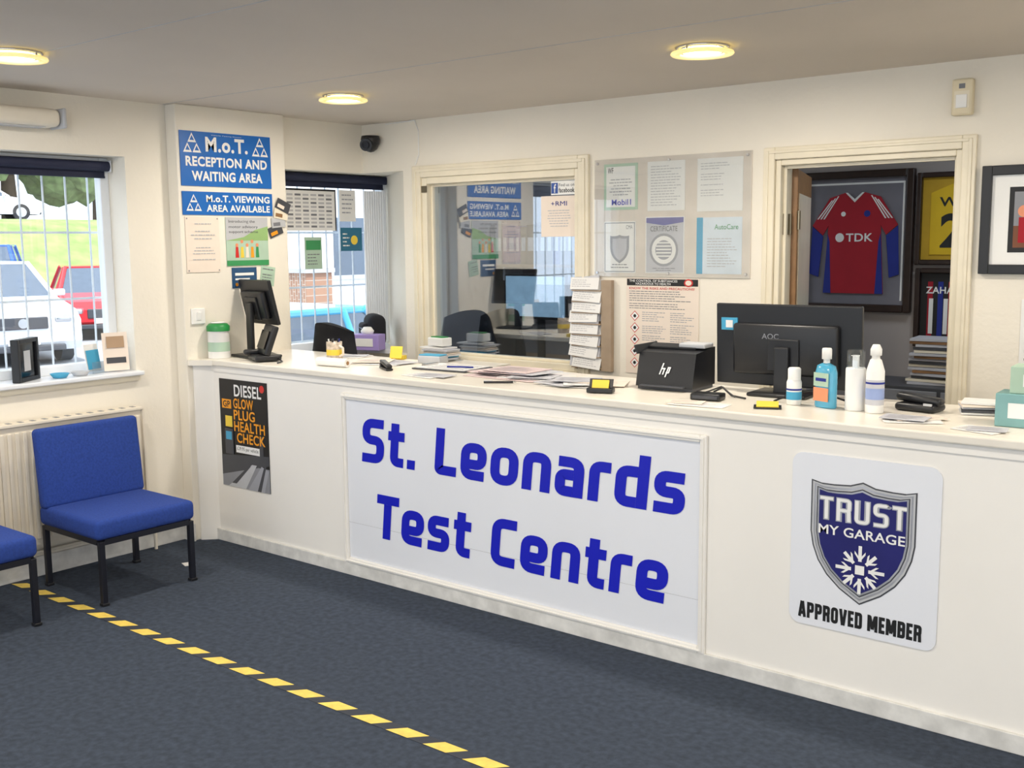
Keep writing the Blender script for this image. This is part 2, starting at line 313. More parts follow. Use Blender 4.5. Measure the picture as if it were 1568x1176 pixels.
def rrect(w,h,r,k=6,ox=0,oy=0):
    p=[]
    for cx,cy,a0 in ((w-r,h-r,0),(r,h-r,90),(r,r,180),(w-r,r,270)):
        for i in range(k+1): q=math.radians(a0+90*i/k); p.append((ox+cx+r*math.cos(q),oy+cy+r*math.sin(q)))
    return p
o=Obj('approved_member_sign',front(-1.575,C-.001,.27)); W,Hh=.515,.62
o.prism(rrect(W,Hh,.04),.0,.004,PANELW)
half=[(.5,1.0),(.62,.965),(.78,.955),(.9,.955),(1.0,.975),(1.0,.85),(1.0,.55),(.975,.43),(.92,.31),(.83,.2),(.7,.1),(.5,0)]
sh=half+[(1-x,y) for x,y in half[::-1][1:-1]]
def shield(ins,m,n):
    cx,cy=.255,.325; sw,shh=.365-ins*2,.43-ins*2.3
    o.poly([(cx+(x-.5)*sw,cy+(y-.5)*shh+ins*.1) for x,y in sh][::-1],m,n)
shield(0,DGREY,.005); shield(.005,LGREY,.006); shield(.012,SILV,.0065); shield(.018,LGREY,.007); shield(.022,DGREY,.008); shield(.026,SILV,.009); shield(.032,NAVY,.010)
fancy(o,'TRUST',.105,.41,.393,.085,SILV,caps,.2,.07,0,.0108); fancy(o,'TRUST',.108,.407,.397,.078,WHITE,caps,.13,.14,0,.0120)
o.text('MY GARAGE',.105,.343,.405,.377,WHITE,.012,.015)
cx,cy=.255,.235
for i in range(8):
    q=math.radians(i*45); c,s_=math.cos(q),math.sin(q); R2=lambda u,v:(cx+u*c-v*s_,cy+u*s_+v*c)
    e=.085 if i%2==0 else .078
    o.poly([R2(.03,-.006),R2(e,-.006),R2(e,.006),R2(.03,.006)],WHITE,.012)
    o.poly([R2(.030,0),R2(.056,-.019),R2(.066,-.019),R2(.042,0)],WHITE,.0123); o.poly([R2(.030,0),R2(.042,0),R2(.066,.019),R2(.056,.019)],WHITE,.0123)
o.rect(cx-.016,cy-.016,cx+.016,cy+.016,WHITE,.0127)
fancy(o,'APPROVED MEMBER',.035,.468,.025,.058,INK,caps,.21,.075,0,.005); o.done()
# ---------------------------------------------------------------- pillar signs
def triangles(o,cx,cy,s,m,n):
    for dx,dy in ((0,.5),(-.5,-.42),(.5,-.42)):
        x,y=cx+dx*s,cy+dy*s
        def tri(k): return [(x-.5*s*k,y-.42*s*k),(x+.5*s*k,y-.42*s*k),(x,y+.5*s*k)]
        o.poly(tri(.95),m,n); o.poly(tri(.5),MOTB,n+.0006)
o=Obj('mot_reception_sign',side(Q+.001,3.44,1.944)); W,Hh=.60,.29
o.sheet(0,0,W,Hh,MOTB,.005,.005)
o.text('Vehicle Testing Station',.2,Hh-.018,.4,Hh-.012,WHITE,.0055)
triangles(o,.075,.225,.058,WHITE,.0058); triangles(o,W-.075,.225,.058,WHITE,.0058)
o.text('M.o.T.',.16,.185,.44,.265,WHITE,.0065,.035); o.text('RECEPTION AND',.03,.105,W-.03,.158,WHITE,.0065,.035); o.text('WAITING AREA',.065,.028,W-.065,.081,WHITE,.0065,.035); o.done()
o=Obj('mot_viewing_sign',side(Q+.001,3.44,1.79)); Hh=.125
o.sheet(0,0,W,Hh,MOTB,.005,.005); triangles(o,.07,.062,.05,WHITE,.0058)
o.text('M.o.T. VIEWING',.15,.07,W-.02,.108,WHITE,.0065,.03); o.text('AREA AVAILABLE',.15,.018,W-.02,.056,WHITE,.0065,.03); o.done()
o=Obj('wall_notice',side(Q+.001,3.45,1.48)); o.sheet(0,0,.215,.30,CREAM); o.lines(.03,.17,.19,.27,5,INKF,center=True); o.lines(.03,.06,.19,.14,5,INKF,center=True)
for u,v in ((.01,.01),(.205,.01),(.01,.29),(.205,.29)): o.disc(u,v,.004,INKG)
o.done()
o=Obj('leaflet_poster',side(Q+.001,3.71,1.51)); o.sheet(0,0,.29,.27,LGREEN); o.rect(0,.14,.29,.27,LGREY,.0045); o.text('Introducing the',.02,.235,.2,.255,DGREY,.005); o.text('motor advisory',.02,.205,.22,.225,DGREY,.005); o.text('support scheme',.02,.178,.22,.197,DGREY,.005)
o.poly([(0,.14),(.12,.16),(.2,.2),(.29,.22),(.29,.14)],mat('print_hill',(150,185,120),.5),.0048)
for i,m in enumerate((RED,YEL,CREAM,ORG,GREEN)): o.disc(.07+i*.035,.115+.02*(i%2),.010,SKIN,.0052+i*.0001); o.poly([(.058+i*.035,.045),(.082+i*.035,.045),(.078+i*.035,.105),(.062+i*.035,.105)],m,.0058)
o.rect(0,0,.29,.03,GREEN,.0055); o.done()
o=Obj('wall_leaflet',side(Q+.001,3.74,1.385)); o.sheet(0,0,.17,.115,mat('leaflet_navy',(40,80,120),.5)); o.rect(.02,.07,.15,.085,WHITE,.005); o.rect(.02,.045,.12,.055,WHITE,.005); o.disc(.03,.02,.01,ORG,.005); o.done()
o=Obj('sticky_note',side(Q+.001,3.93,1.40)); o.T=Matrix.Rotation(-.15,4,'Z'); o.sheet(0,0,.1,.11,LGREEN); o.lines(.01,.02,.09,.1,5,INKG); o.done()
o=Obj('wall_leaflet_bundle',side(Q+.001,4.0,1.66))
for i in range(4): o.T=Matrix.Translation((.02+.01*i,.06*i,.004*i+.002))@Matrix.Rotation(.35-.25*i,4,'Z'); o.sheet(0,0,.1,.06,(DGREY,LGREY,TRIM,DGREY)[i]); o.rect(.01,.01,.06,.03,(ORG,INKG,DOORW,CREAM)[i],.0055)
o.done()
o=Obj('light_switch',side(Q+.001,3.46,1.20)); o.box((.043,.043,.006),(.086,.086,.012),WHITE,.004); o.box((.043,.043,.014),(.03,.045,.008),WHITE,.003,rot=(.1,0,0)); o.done()
# ---------------------------------------------------------------- back wall items
o=Obj('wall_poster_board',front(-3.325,B-.001,1.44)); W,Hh=.915,.615
o.sheet(0,0,W,Hh,mat('board_back',(222,212,202),.25,coat=.5),.006,.006)
def pg(u,v,w,h,m=PAPER): o.sheet(u,v,u+w,v+h,m,.008,.002)
pg(.06,.35,.21,.24,LGREEN); o.rect(.075,.365,.255,.575,PAPER,.0085); o.text('WF',.085,.54,.12,.57,INK,.009,.01); o.lines(.09,.42,.24,.53,7,INKL,.009,True); o.text('Mobil1',.11,.375,.23,.405,BLUE,.009,.01)
pg(.06,.02,.20,.27); o.rect(.065,.025,.255,.285,INKL,.0083); o.rect(.070,.030,.250,.280,PAPER,.0086)
o.poly([(.10+.12*x,.07+.15*y) for x,y in sh][::-1],INKL,.009); o.poly([(.115+.09*x,.085+.12*y) for x,y in sh][::-1],PAPERG,.0093); o.lines(.09,.04,.23,.07,2,INKG,.0095,True); o.text('CMA',.2,.25,.24,.27,INKG,.009)
pg(.33,.34,.22,.25); o.lines(.35,.36,.53,.57,15,INKF,.009)
pg(.32,.02,.23,.29); o.rect(.325,.025,.545,.305,PAPERG,.0083); o.disc(.43,.14,.085,INKL,.0088); o.disc(.43,.14,.072,PAPER,.0091); o.disc(.43,.14,.05,INKL,.0094)
for i in range(5): o.rect(.385,.105+i*.017,.475,.112+i*.017,PAPER,.0097)
o.text('CERTIFICATE',.35,.235,.51,.262,INKG,.0095,.01); o.poly([(.325,.305),(.325,.28),(.43,.265),(.545,.28),(.545,.305)],mat('cert_purple',(110,110,170),.5),.0094); o.lines(.36,.03,.5,.05,2,INKG,.0095,True)
pg(.62,.33,.25,.26); o.lines(.64,.4,.8,.57,13,INKF,.009)
pg(.62,.02,.25,.28,mat('paper_blueish',(218,228,238),.5)); o.rect(.62,.02,.655,.30,CYAN,.0085); o.lines(.68,.05,.85,.2,11,INKF,.009); o.text('AutoCare',.72,.24,.85,.265,GREEN,.009)
for u,v in ((.02,.02),(W-.02,.02),(.02,Hh-.02),(W-.02,Hh-.02),(W/2,Hh-.02),(W/2,.02)): o.cyl((u,v,.006),(u,v,.016),.007,CHROME,n=12)
o.bx(0,W,0,Hh,.0115,.0135,glassmat('perspex',(.97,.98,.98),.07)); o.done()
o=Obj('hazard_notice',front(-3.125,B-.001,.93)); W,Hh=.435,.505
o.sheet(0,0,W,Hh,CREAM,.004); o.rect(.005,.465,W-.005,.5,INK,.0045); o.text('THE CONTROL OF SUBSTANCES',.02,.484,.31,.496,WHITE,.005,.01); o.text('HAZARDOUS TO HEALTH',.06,.469,.27,.481,WHITE,.005,.01)
o.disc(.375,.482,.026,RED,.0052,r2=.02); o.disc(.375,.482,.018,CREAM,.0056,r2=.013)
o.text('KNOW THE RISKS AND PRECAUTIONS!',.02,.445,.41,.457,RED,.005,.01); o.lines(.02,.38,.41,.44,5,INKG,.005); o.lines(.02,.34,.41,.375,3,INKG,.005)
for i in range(5):
    cx,cy=.055,.305-i*.062; r=.028
    o.poly([(cx-r,cy),(cx,cy-r),(cx+r,cy),(cx,cy+r)],RED,.0048); r=.023; o.poly([(cx-r,cy),(cx,cy-r),(cx+r,cy),(cx,cy+r)],WHITE,.0051); o.disc(cx,cy,.009,INK,.0054)
    o.lines(.1,.275-i*.062,.25,.33-i*.062,5,INKL,.005); o.lines(.27,.275-i*.062,.41,.33-i*.062,5,INKL,.005)
o.done()
o=Obj('card_rack',front(-3.455,B-.001,.93)); W=.25
o.bx(0,W,0,.49,.001,.01,RACK); o.bx(W-.06,W+.004,0,.49,.010,.035,RACK)
for i in range(8):
    z=.01+i*.06; o.bx(.0,W-.061,z,z+.006,.0101,.045,RACK)
    for q in range(4):
        o.T=Matrix.Translation((-.005+random.uniform(-.014,.012),z+.009,.02+q*.009))@Matrix.Rotation(random.uniform(-.1,.1),4,'Z')@Matrix.Rotation(-.22,4,'X')
        o.bx(0,.185,0,.065,0,.002,PAPER if q%2 else PAPERG); o.lines(.01,.01,.17,.055,4,INKF,.003)
    o.T=I4.copy()
o.done()
o=Obj('passive_infrared_sensor',front(-1.48,B-.001,2.14)); o.bx(0,.085,0,.15,0,.04,BEIGE,.008); o.rect(.012,.03,.073,.1,TRIM,.0405); o.bx(.02,.065,.03,.085,.0405,.046,WHITE,.002); o.rect(.03,.11,.055,.13,INKG,.041); o.done()
o=Obj('framed_photograph',front(-1.345,B-.001,1.475)); W,Hh=.62,.45
o.ringuv(0,W,0,Hh,.04,.001,.028,BLK,.003)
o.bx(.03,W-.03,.03,Hh-.03,.001,.012,WHITE); o.bx(.11,W-.11,.09,Hh-.09,.012,.013,INK); o.rect(.13,.11,W-.13,.2,mat('photo_brown',(120,70,40),.5),.0135); o.rect(.13,.2,W-.13,Hh-.11,MGREY,.0135)
for i in range(5): o.disc(.17+i*.07,.26,.025,SKIN,.0141); o.rect(.15+i*.07,.13,.19+i*.07,.235,(SHRED,SHBLUE)[i%2],.0145)
o.done()
o=Obj('wall_leaflet',front(-1.17,B-.001,1.05)); o.sheet(0,0,.25,.32,WHITE); o.text('Opening Times',.02,.25,.23,.29,mat('print_violet',(70,50,160),.5),.005); o.lines(.02,.05,.22,.22,5,INKG); o.done()
o=Obj('partition_sticker',front(-3.655,B+.044,1.885)); o.sheet(0,0,.175,.075,WHITE,.002,.001); o.sheet(.003,.008,.048,.066,mat('fb_blue',(40,80,160),.4),.003,.0009); o.text('f',.02,.012,.036,.06,WHITE,.0035,.02); o.text('Find us on',.055,.045,.16,.062,DGREY,.003); o.text('facebook.',.055,.012,.165,.038,INK,.003,.015); o.done()
o=Obj('partition_certificate',front(-3.725,B+.044,1.655)); o.sheet(0,0,.25,.225,CREAM,.002,.001); o.text('+RMI',.07,.17,.18,.195,SHBLUE,.003); o.lines(.03,.05,.22,.15,7,INKF,.003,True); o.done()
o=Obj('cctv_dome_camera',loc(-4.98,B-.06,2.24)); o.lathe([(0,.05),(.055,.05),(.06,.03),(.055,.0),(.04,-.03),(.02,-.045),(0,-.05)],BLK); o.cyl((0,-.02,0),(.03,-.07,-.01),.038,BLK); o.cyl((.03,-.07,-.01),(.033,-.078,-.011),.024,SCREEN); o.box((-.02,.03,.02),(.08,.05,.08),WHITE,.01); o.done()
o=Obj('wall_cable'); o.tube([(-4.65,B-.005,H-.005),(-4.62,B-.005,2.3),(-4.62,B-.005,2.16),(-4.65,B-.005,2.10)],.003,WHITE,6); o.tube([(-4.9,B-.005,H-.01),(-4.65,B-.005,H-.005)],.003,WHITE,6); o.done()
# ---------------------------------------------------------------- left wall items
o=Obj('radiator',loc(-5.055,0,0)); y0,y1=1.3,3.13
o.bx(.01,.02,y0,y1,.18,.775,RADM); o.bx(-.04,-.03,y0,y1,.18,.775,RADM); n=int((y1-y0)/.038)
for i in range(n): o.bx(.0205,.03,y0+.012+i*.038,y0+.032+i*.038,.21,.745,RADM,.003)
o.bx(-.045,.035,y0-.01,y1+.01,.7755,.79,RADM,.003); o.bx(-.045,.035,y0-.012,y0-.001,.17,.775,RADM); o.bx(-.045,.035,y1+.001,y1+.012,.17,.775,RADM)
for i in range(30): o.bx(-.025,.01,y0+.05+i*.06,y0+.07+i*.06,.7902,.7915,MGREY)
o.tube([(-.0,y1+.01,.2),(-.0,y1+.06,.2),(-.0,y1+.06,.003)],.009,RADM); o.cyl((0,y1+.06,.17),(0,y1+.06,.24),.017,WHITE); o.done()
o=Obj('wall_heater',loc(L+.001,0,2.235)); o.bx(0,.13,1.5,2.77,-.04,.045,RADM,.03,seg=4); o.bx(.03,.1,1.6,2.7,-.045,-.0405,LGREY); o.bx(0,.14,2.772,2.79,-.045,.05,LGREY,.008,seg=3); o.done()
def chair(yc):
    o=Obj('waiting_chair',loc(-4.68,yc,0))
    o.box((.0,0,.352),(.52,.52,.095),FAB,.026,seg=4); o.T=Matrix.Translation((-.205,0,.39))@Matrix.Rotation(-.10,4,'Y')
    o.box((0,0,.19),(.065,.535,.385),FAB,.022,seg=4); o.T=I4.copy()
    for sy in (-1,1):
        for x in (-.245,.245): o.box((x,sy*.235,.15),(.026,.026,.30),BLKM,.003); o.box((x,sy*.235,.007),(.034,.034,.014),BLK,.003)
        o.box((0,sy*.235,.296),(.464,.026,.026),BLKM); o.box((-.27,sy*.18,.45),(.02,.028,.34),BLKM,rot=(0,-.10,0))
    for x in (-.245,.245): o.box((x,0,.296),(.026,.444,.026),BLKM)
    o.done()
chair(2.755); chair(1.965)
YT=mat('tape_yellow',(236,206,96),.55,var=.12,scale=30); KT=mat('tape_black',(44,50,62),.7)
o=Obj('hazard_floor_tape',loc(0,2.44,0)); x=-5.09
o.bx(-5.1,1.5,-.028,.028,.0005,.0015,KT)
while x<1.4: o.prism([(x,-.027),(x+.10,-.027),(x+.15,.027),(x+.05,.027)],.0015,.0022,YT); x+=.172
o.done()
o=Obj('paper_scrap',loc(-4.72,3.12,0)); o.prism([(0,0),(.06,-.02),(.08,.03),(.02,.04)],.001,.003,PAPER); o.done()
o=Obj('photo_frame',loc(-5.17,2.60,.973,35)); 
for a in ((-.02,.02,-.10,-.08),(-.02,.02,.08,.10)): o.bx(a[0],a[1],a[2],a[3],0,.21,BLK,.003)
o.bx(-.02,.02,-.08,.08,0,.02,BLK,.003); o.bx(-.02,.02,-.08,.08,.19,.21,BLK,.003); o.bx(-.008,.008,-.08,.08,.02,.19,SCREEN); o.bx(.0082,.009,-.03,.03,.05,.15,LGREY); o.done()
o=Obj('leaflet_holder',loc(-5.19,2.98,.973,20)); o.bx(-.03,.03,-.05,.05,0,.01,CLEAR); o.box((-.02,0,.08),(.004,.1,.14),PAPER,rot=(0,-.15,0)); o.box((-.012,0,.07),(.004,.09,.10),CYAN,rot=(0,-.15,0)); o.bx(.02,.023,-.05,.05,0,.06,CLEAR); o.done()
o=Obj('leaflet_card',loc(-5.16,3.08,.973,-15)); o.box((0,0,.105),(.003,.13,.20),CREAM,rot=(0,-.12,0)); o.box((.0,0,.155),(.002,.09,.06),mat('tan',(180,150,120),.5),rot=(0,-.12,0)); o.box((.008,0,.06),(.002,.1,.03),DGREY,rot=(0,-.12,0)); o.box((-.03,0,.08),(.003,.1,.15),CREAM,rot=(0,.2,0)); o.done()
for y,m in ((2.76,CYAN),(2.87,LGREY)):
    o=Obj('trinket_dish',loc(-5.15,y,.973)); o.lathe([(0,.004),(.03,.004),(.045,.022),(.047,.022),(.032,0),(0,0)],m); o.done()
# ---------------------------------------------------------------- staff side
def office_chair(x,y,rz,h):
    o=Obj('office_chair',loc(x,y,0,rz))
    for i in range(5):
        q=math.radians(72*i); e=(.22*math.cos(q),.22*math.sin(q)); o.cyl((0,0,.1),(e[0],e[1],.06),.02,BLK,n=8); o.cyl((e[0]-.015,e[1],.03),(e[0]+.015,e[1],.03),.03,BLK,n=12)
    o.cyl((0,0,.08),(0,0,.42),.025,CHROME); o.box((0,0,.46),(.42,.40,.08),FABK,.035,seg=4)
    n=9;vs=[];fs=[];hh=h-.55
    for th in (0,1):
        for i in range(n):
            q=-1+2*i/(n-1)
            for j in range(7):
                r=j/6; w=.24*(1-.35*abs(r-.45)**1.8*2); bulge=.06*(q*q)+.02*r
                vs.append((q*w,-.19+bulge-(.05 if th else 0)*(1-.7*q*q), .55+hh*r-.05*q*q*(r>.8)))
    for th in (0,1):
        for i in range(n-1):
            for j in range(6): a=th*n*7+i*7+j; fs.append([a,a+7,a+8,a+1])
    m_=n*7
    for j in range(6): fs.append([j,j+1,m_+j+1,m_+j]); k_=(n-1)*7; fs.append([k_+j,k_+j+1,m_+k_+j+1,m_+k_+j])
    for i in range(n-1): fs.append([i*7+6,i*7+13,m_+i*7+13,m_+i*7+6]); fs.append([i*7,i*7+7,m_+i*7+7,m_+i*7])
    o.add(vs,fs,FABK,True); o.cyl((0,-.16,.44),(0,-.21,.62),.02,BLK)
    o.done()
office_chair(-4.80,4.42,-8,1.17); office_chair(-4.44,5.24,170,1.2)
o=Obj('staff_desk'); o.bx(-4.5,-3.9,4.62,4.825,.90,.93,TOPM,.004)
for x,y in ((-4.47,4.66),(-3.94,4.66),(-3.94,4.79)): o.bx(x-.02,x+.02,y-.02,y+.02,0,.899,LGREY)
o.done()
o=Obj('tissue_box',loc(-5.0,4.74,.957,20)); o.box((0,0,.05),(.2,.10,.10),PURP,.004); o.lathe([(0,.14),(.02,.145),(.035,.12),(.03,.1),(0,.1)],WHITE,n=9,sx=1.3); o.box((0,-.052,.05),(.12,.003,.05),WHITE); o.done()
o=Obj('desk_clutter',loc(-4.36,4.72,.931,-5))
for i in range(8): o.box((random.uniform(-.02,.02),random.uniform(-.01,.01),.006+i*.01),(.2,.12,.008),(PAPER,PAPERG,CYAN,PAPER,CREAM,PAPER,PAPERG,PAPER)[i],rot=(0,0,random.uniform(-.15,.15)))
o.box((.0,.0,.112),(.13,.08,.05),WHITE,.006); o.box((.0,.0,.140),(.1,.05,.006),GRNL); o.done()
o=Obj('desk_telephone',loc(-5.17,4.58,.957,80)); o.box((0,0,.04),(.14,.12,.05),BLK,.015,rot=(.2,0,0),seg=3); o.box((-.04,0,.08),(.04,.14,.03),BLK,.012,rot=(.2,0,0),seg=3); o.box((.03,-.01,.068),(.06,.05,.006),LGREY,rot=(.2,0,0)); o.done()
o=Obj('backpack',loc(-5.10,4.90,.957,-35)); o.box((0,0,.11),(.26,.12,.21),FABK,.05,seg=4); o.box((0,-.07,.1),(.18,.05,.12),FABK,.022,seg=4); o.box((.1,-.02,.06),(.1,.08,.1),FABK,.03,seg=4); o.box((0,-.098,.13),(.14,.004,.006),CHROME); o.done()
def wposter(name,y,z,w,h,fn):
    o=Obj(name,side(GX+.034,y,z)); o.sheet(0,0,w,h,PAPER); fn(o,w,h); o.done()
def cal(o,w,h):
    for i in range(6):
        for j in range(9): o.rect(.02+i*(w-.04)/6,.02+j*(h-.04)/9,.02+(i+.75)*(w-.04)/6,.02+(j+.5)*(h-.04)/9,INKF if (i+j)%3 else INKG,.005)
    o.rect(0,h-.012,w,h,INK,.0055); o.rect(w-.01,0,w,h-.012,INK,.0055)
wposter('wall_planner',4.33,1.71,.42,.26,cal)
wposter('window_leaflet',4.48,1.47,.14,.2,lambda o,w,h:(o.rect(0,0,w,h,LGREEN,.005),o.rect(.01,.12,w-.01,.18,GREEN,.006),o.lines(.02,.02,w-.02,.1,4,INKG,.006)))
wposter('window_leaflet',4.78,1.58,.19,.15,lambda o,w,h:(o.rect(0,0,w,h,mat('leaf_blue',(40,110,140),.5),.005),o.disc(.12,.07,.03,YEL,.006),o.lines(.02,.02,.08,.12,4,WHITE,.006)))
wposter('window_leaflet',4.78,1.77,.14,.2,lambda o,w,h:(o.lines(.02,.04,w-.02,.18,5,INKL,.006)))
o=Obj('window_curtain',loc(-5.262,0,0)); vs=[];N=60
for i in range(N+1):
    y=4.98+.18*i/N; x=.012*math.sin(i*.9)
    vs+=[(x,y,1.08),(x,y,1.97)]
o.add(vs,[[2*i,2*i+2,2*i+3,2*i+1] for i in range(N)],UPVC,True); o.done()
# ---------------------------------------------------------------- office
o=Obj('office_desk'); o.bx(-5.3,-3.2,5.5,6.3,.78,.81,DOORW,.004)
for x in (-5.2,-3.25): 
    for y in (5.55,6.25): o.bx(x-.025,x+.025,y-.025,y+.025,0,.779,LGREY)
o.bx(-5.17,-3.28,6.2,6.22,.3,.779,DOORW); o.done()
def monitor(name,x,y,z,rz,w,h,zc,screen=SCREEN,tilt=0,label=False):
    o=Obj(name,loc(x,y,z+.001,rz)); TT=Matrix.Translation((0,0,zc))@Matrix.Rotation(tilt,4,'X')
    o.T=TT; o.box((0,.01,0),(w,.022,h),BLK,.005); o.add([(w/2-.012,.0225,-h/2+.018),(-w/2+.012,.0225,-h/2+.018),(-w/2+.012,.0225,h/2-.012),(w/2-.012,.0225,h/2-.012)],[[0,1,2,3]],screen)
    o.box((0,-.015,-.04*h),(w*.72,.035,h*.62),BLK,.012,seg=3); o.box((0,-.036,-.1*h),(.13,.014,.13),BLK,.004)
    if label: 
        o.box((w*-.40,-.004,h*.25),(.07,.006,.05),CYAN); o.box((w*-.40,-.008,h*.25),(.03,.002,.03),PAPER)
        o.T=TT@Matrix(((1,0,0,-.09),(0,0,-1,-.0335),(0,1,0,.03),(0,0,0,1))); o.text('AOC',0,0,.07,.022,MGREY,.001,.01)
    o.T=I4.copy(); o.box((0,-.05,zc/2+.005),(.06,.022,zc-.01),BLK,.006); o.box((0,-.02,.007),(.24,.19,.014),BLK,.006,seg=3); o.done()
monitor('computer_monitor',-4.42,5.75,.81,180,.52,.30,.45,SCRON); monitor('computer_monitor',-3.90,5.9,.81,170,.44,.28,.42)
o=Obj('computer_tower',loc(-3.50,5.75,.811)); o.bx(-.09,.09,-.08,.3,0,.38,BLK,.008); o.box((0,-.082,.34),(.12,.004,.03),DGREY); o.box((0,-.082,.28),(.1,.004,.01),LGREY); o.done()
o=Obj('computer_keyboard',loc(-4.35,5.58,.811)); o.box((0,0,.01),(.42,.12,.018),BLK,.005)
for i in range(14):
    for j in range(4): o.box((-.19+i*.029,-.04+j*.027,.022),(.024,.022,.006),DGREY)
o.done()
o=Obj('desk_printer',loc(-3.85,5.62,.811)); o.box((0,.0,.06),(.3,.18,.11),BLK,.012,seg=3); o.box((0,-.07,.13),(.22,.02,.06),PAPER,rot=(.4,0,0)); o.box((.08,-.091,.08),(.06,.004,.03),LGREY); o.done()
o=Obj('binder_shelf',loc(-4.9,6.46,0)); o.bx(-.45,.45,-.12,.12,1.44,1.46,DOORW)
for x in (-.3,.3): o.bx(x-.01,x+.01,-.1,.12,1.34,1.439,LGREY)
x=-.43
while x<.38:
    w_=random.uniform(.04,.07); m_=random.choice([BLK,SHBLUE,DGREY,WHITE,MGREY]); o.bx(x,x+w_,-.1,.1,1.461,1.461+random.uniform(.26,.31),m_,.003); o.bx(x+.01,x+w_-.01,-.102,-.1005,1.56,1.66,PAPER); x+=w_+.004
o.done()
def frame(name,x,z,w,h,fr,inner,fn):
    o=Obj(name,front(x,6.598,z)); o.ringuv(0,w,0,h,fr,.001,.045,WOOD,.006)
    o.bx(fr*.8,w-fr*.8,fr*.8,h-fr*.8,.001,.012,inner); fn(o,w,h); o.done()
def shirt(o,w,h):
    o.bx(.06,.072,.07,h-.07,.0121,.014,WHITE); o.bx(w-.072,w-.06,.07,h-.07,.0121,.014,WHITE); o.bx(.072,w-.072,h-.082,h-.07,.0121,.014,WHITE)
    cx=w/2; top=h-.13
    P_=[(cx-.06,top),(cx-.16,top-.03),(cx-.27,top-.2),(cx-.2,top-.26),(cx-.165,top-.2),(cx-.19,.11),(cx+.19,.11),(cx+.165,top-.2),(cx+.2,top-.26),(cx+.27,top-.2),(cx+.16,top-.03),(cx+.06,top),(cx,top-.04)]
    o.prism(P_,.0145,.022,SHRED)
    for s_ in (-1,1):
        o.prism([(cx+s_*.19,.11),(cx+s_*.14,.11),(cx+s_*.155,top-.3),(cx+s_*.168,top-.25)],.0221,.0227,SHBLUE); 
        o.prism([(cx+s_*.20,top-.265),(cx+s_*.27,top-.205),(cx+s_*.285,top-.5),(cx+s_*.225,top-.52)],.0145,.02,SHBLUE)
        for q in range(3): o.poly([(cx+s_*(.1+.02*q),top-.02-.012*q),(cx+s_*(.108+.02*q),top-.02-.012*q),(cx+s_*(.2+.02*q),top-.16),(cx+s_*(.19+.02*q),top-.16)],WHITE,.0232)
    o.poly([(cx-.06,top),(cx,top-.06),(cx+.06,top),(cx+.045,top),(cx,top-.04),(cx-.045,top)],WHITE,.0235)
    o.text('TDK',cx-.05,top-.30,cx+.12,top-.25,WHITE,.024,.02); o.disc(cx-.09,top-.275,.028,WHITE,.0235); o.disc(cx+.08,top-.13,.02,SHBLUE,.0235); o.disc(cx-.07,top-.13,.015,WHITE,.0235)
frame('framed_football_shirt',-2.94,1.18,.73,.86,.045,MATTE,shirt)
def shirt2(o,w,h):
    o.prism([(.08,.06),(w-.08,.06),(w-.08,h-.12),(w-.2,h-.07),(w/2,h-.1),(.2,h-.07),(.08,h-.12)],.013,.02,SHYEL); o.text('WARD',.13,h-.2,w-.16,h-.145,INK,.021,.02); o.text('2',.14,.1,.28,h-.24,INK,.021,.03)
frame('framed_football_shirt',-2.195,1.47,.60,.54,.03,mat('mount_yellow',(200,160,40),.7),shirt2)
def shirt3(o,w,h):
    for i in range(7): o.rect(.07+i*.06,.05,.10+i*.06,h-.08,(SHRED,SHBLUE)[i%2],.014)
    o.text('ZAHA',.06,h-.15,.22,h-.11,WHITE,.016,.02); o.text('11',.08,.08,.19,h-.18,WHITE,.016,.03)
frame('framed_football_shirt',-2.185,.98,.55,.47,.03,INK,shirt3)
o=Obj('office_cabinet',loc(-2.0,6.3,0)); o.bx(-.35,.6,-.22,.2,0,.8,DGREY,.004)
for i in range(3): o.bx(-.33,.12,-.228,-.2205,.05+i*.25,.28+i*.25,MGREY,.003); o.bx(-.15,-.05,-.24,-.2285,.16+i*.25,.175+i*.25,CHROME); o.bx(.14,.58,-.228,-.2205,.05+i*.25,.28+i*.25,MGREY,.003)
o.done()
o=Obj('paper_stack',loc(-1.92,6.3,.801))
for i in range(16): o.box((random.uniform(-.02,.02),random.uniform(-.02,.02),.008+i*.0165),(.30,.22,.014),(PAPERG,TRIM,DGREY,PAPERG,DOORW)[i%5],rot=(0,0,random.uniform(-.12,.12)))
o.done()
# ---------------------------------------------------------------- counter-top items
T2=T+.0005
o=Obj('wipes_tub',loc(-4.962,3.585,T2)); o.lathe([(0,0),(.058,0),(.06,.005),(.057,.15),(.06,.155)],WHITE); o.lathe([(.063,.15),(.063,.175),(.05,.19),(0,.192)],GRNL); o.lathe([(.0595,.04),(.0585,.09)],LGREEN); o.lathe([(.0592,.035),(.0594,.045)],GREEN); o.lathe([(0,.193),(.04,.193),(.04,.198),(0,.199)],WHITE); o.done()
monitor('computer_monitor',-4.835,3.76,T,-10,.34,.25,.30,SCREEN,.22)
o=Obj('card_payment_terminal',loc(-4.64,3.64,T2,-25)); o.box((0,.0,.02),(.19,.14,.03),BLK,.01,seg=3); o.box((0,.02,.11),(.19,.035,.165),BLK,.01,rot=(-.35,0,0),seg=3); o.box((0,-.004,.115),(.15,.003,.10),SCREEN,rot=(-.35,0,0)); o.box((-.05,-.045,.045),(.04,.11,.03),BLK,.012,seg=3); o.tube([(.08,.05,.02),(.14,.06,.005),(.2,.02,.005)],.004,BLK); o.done()
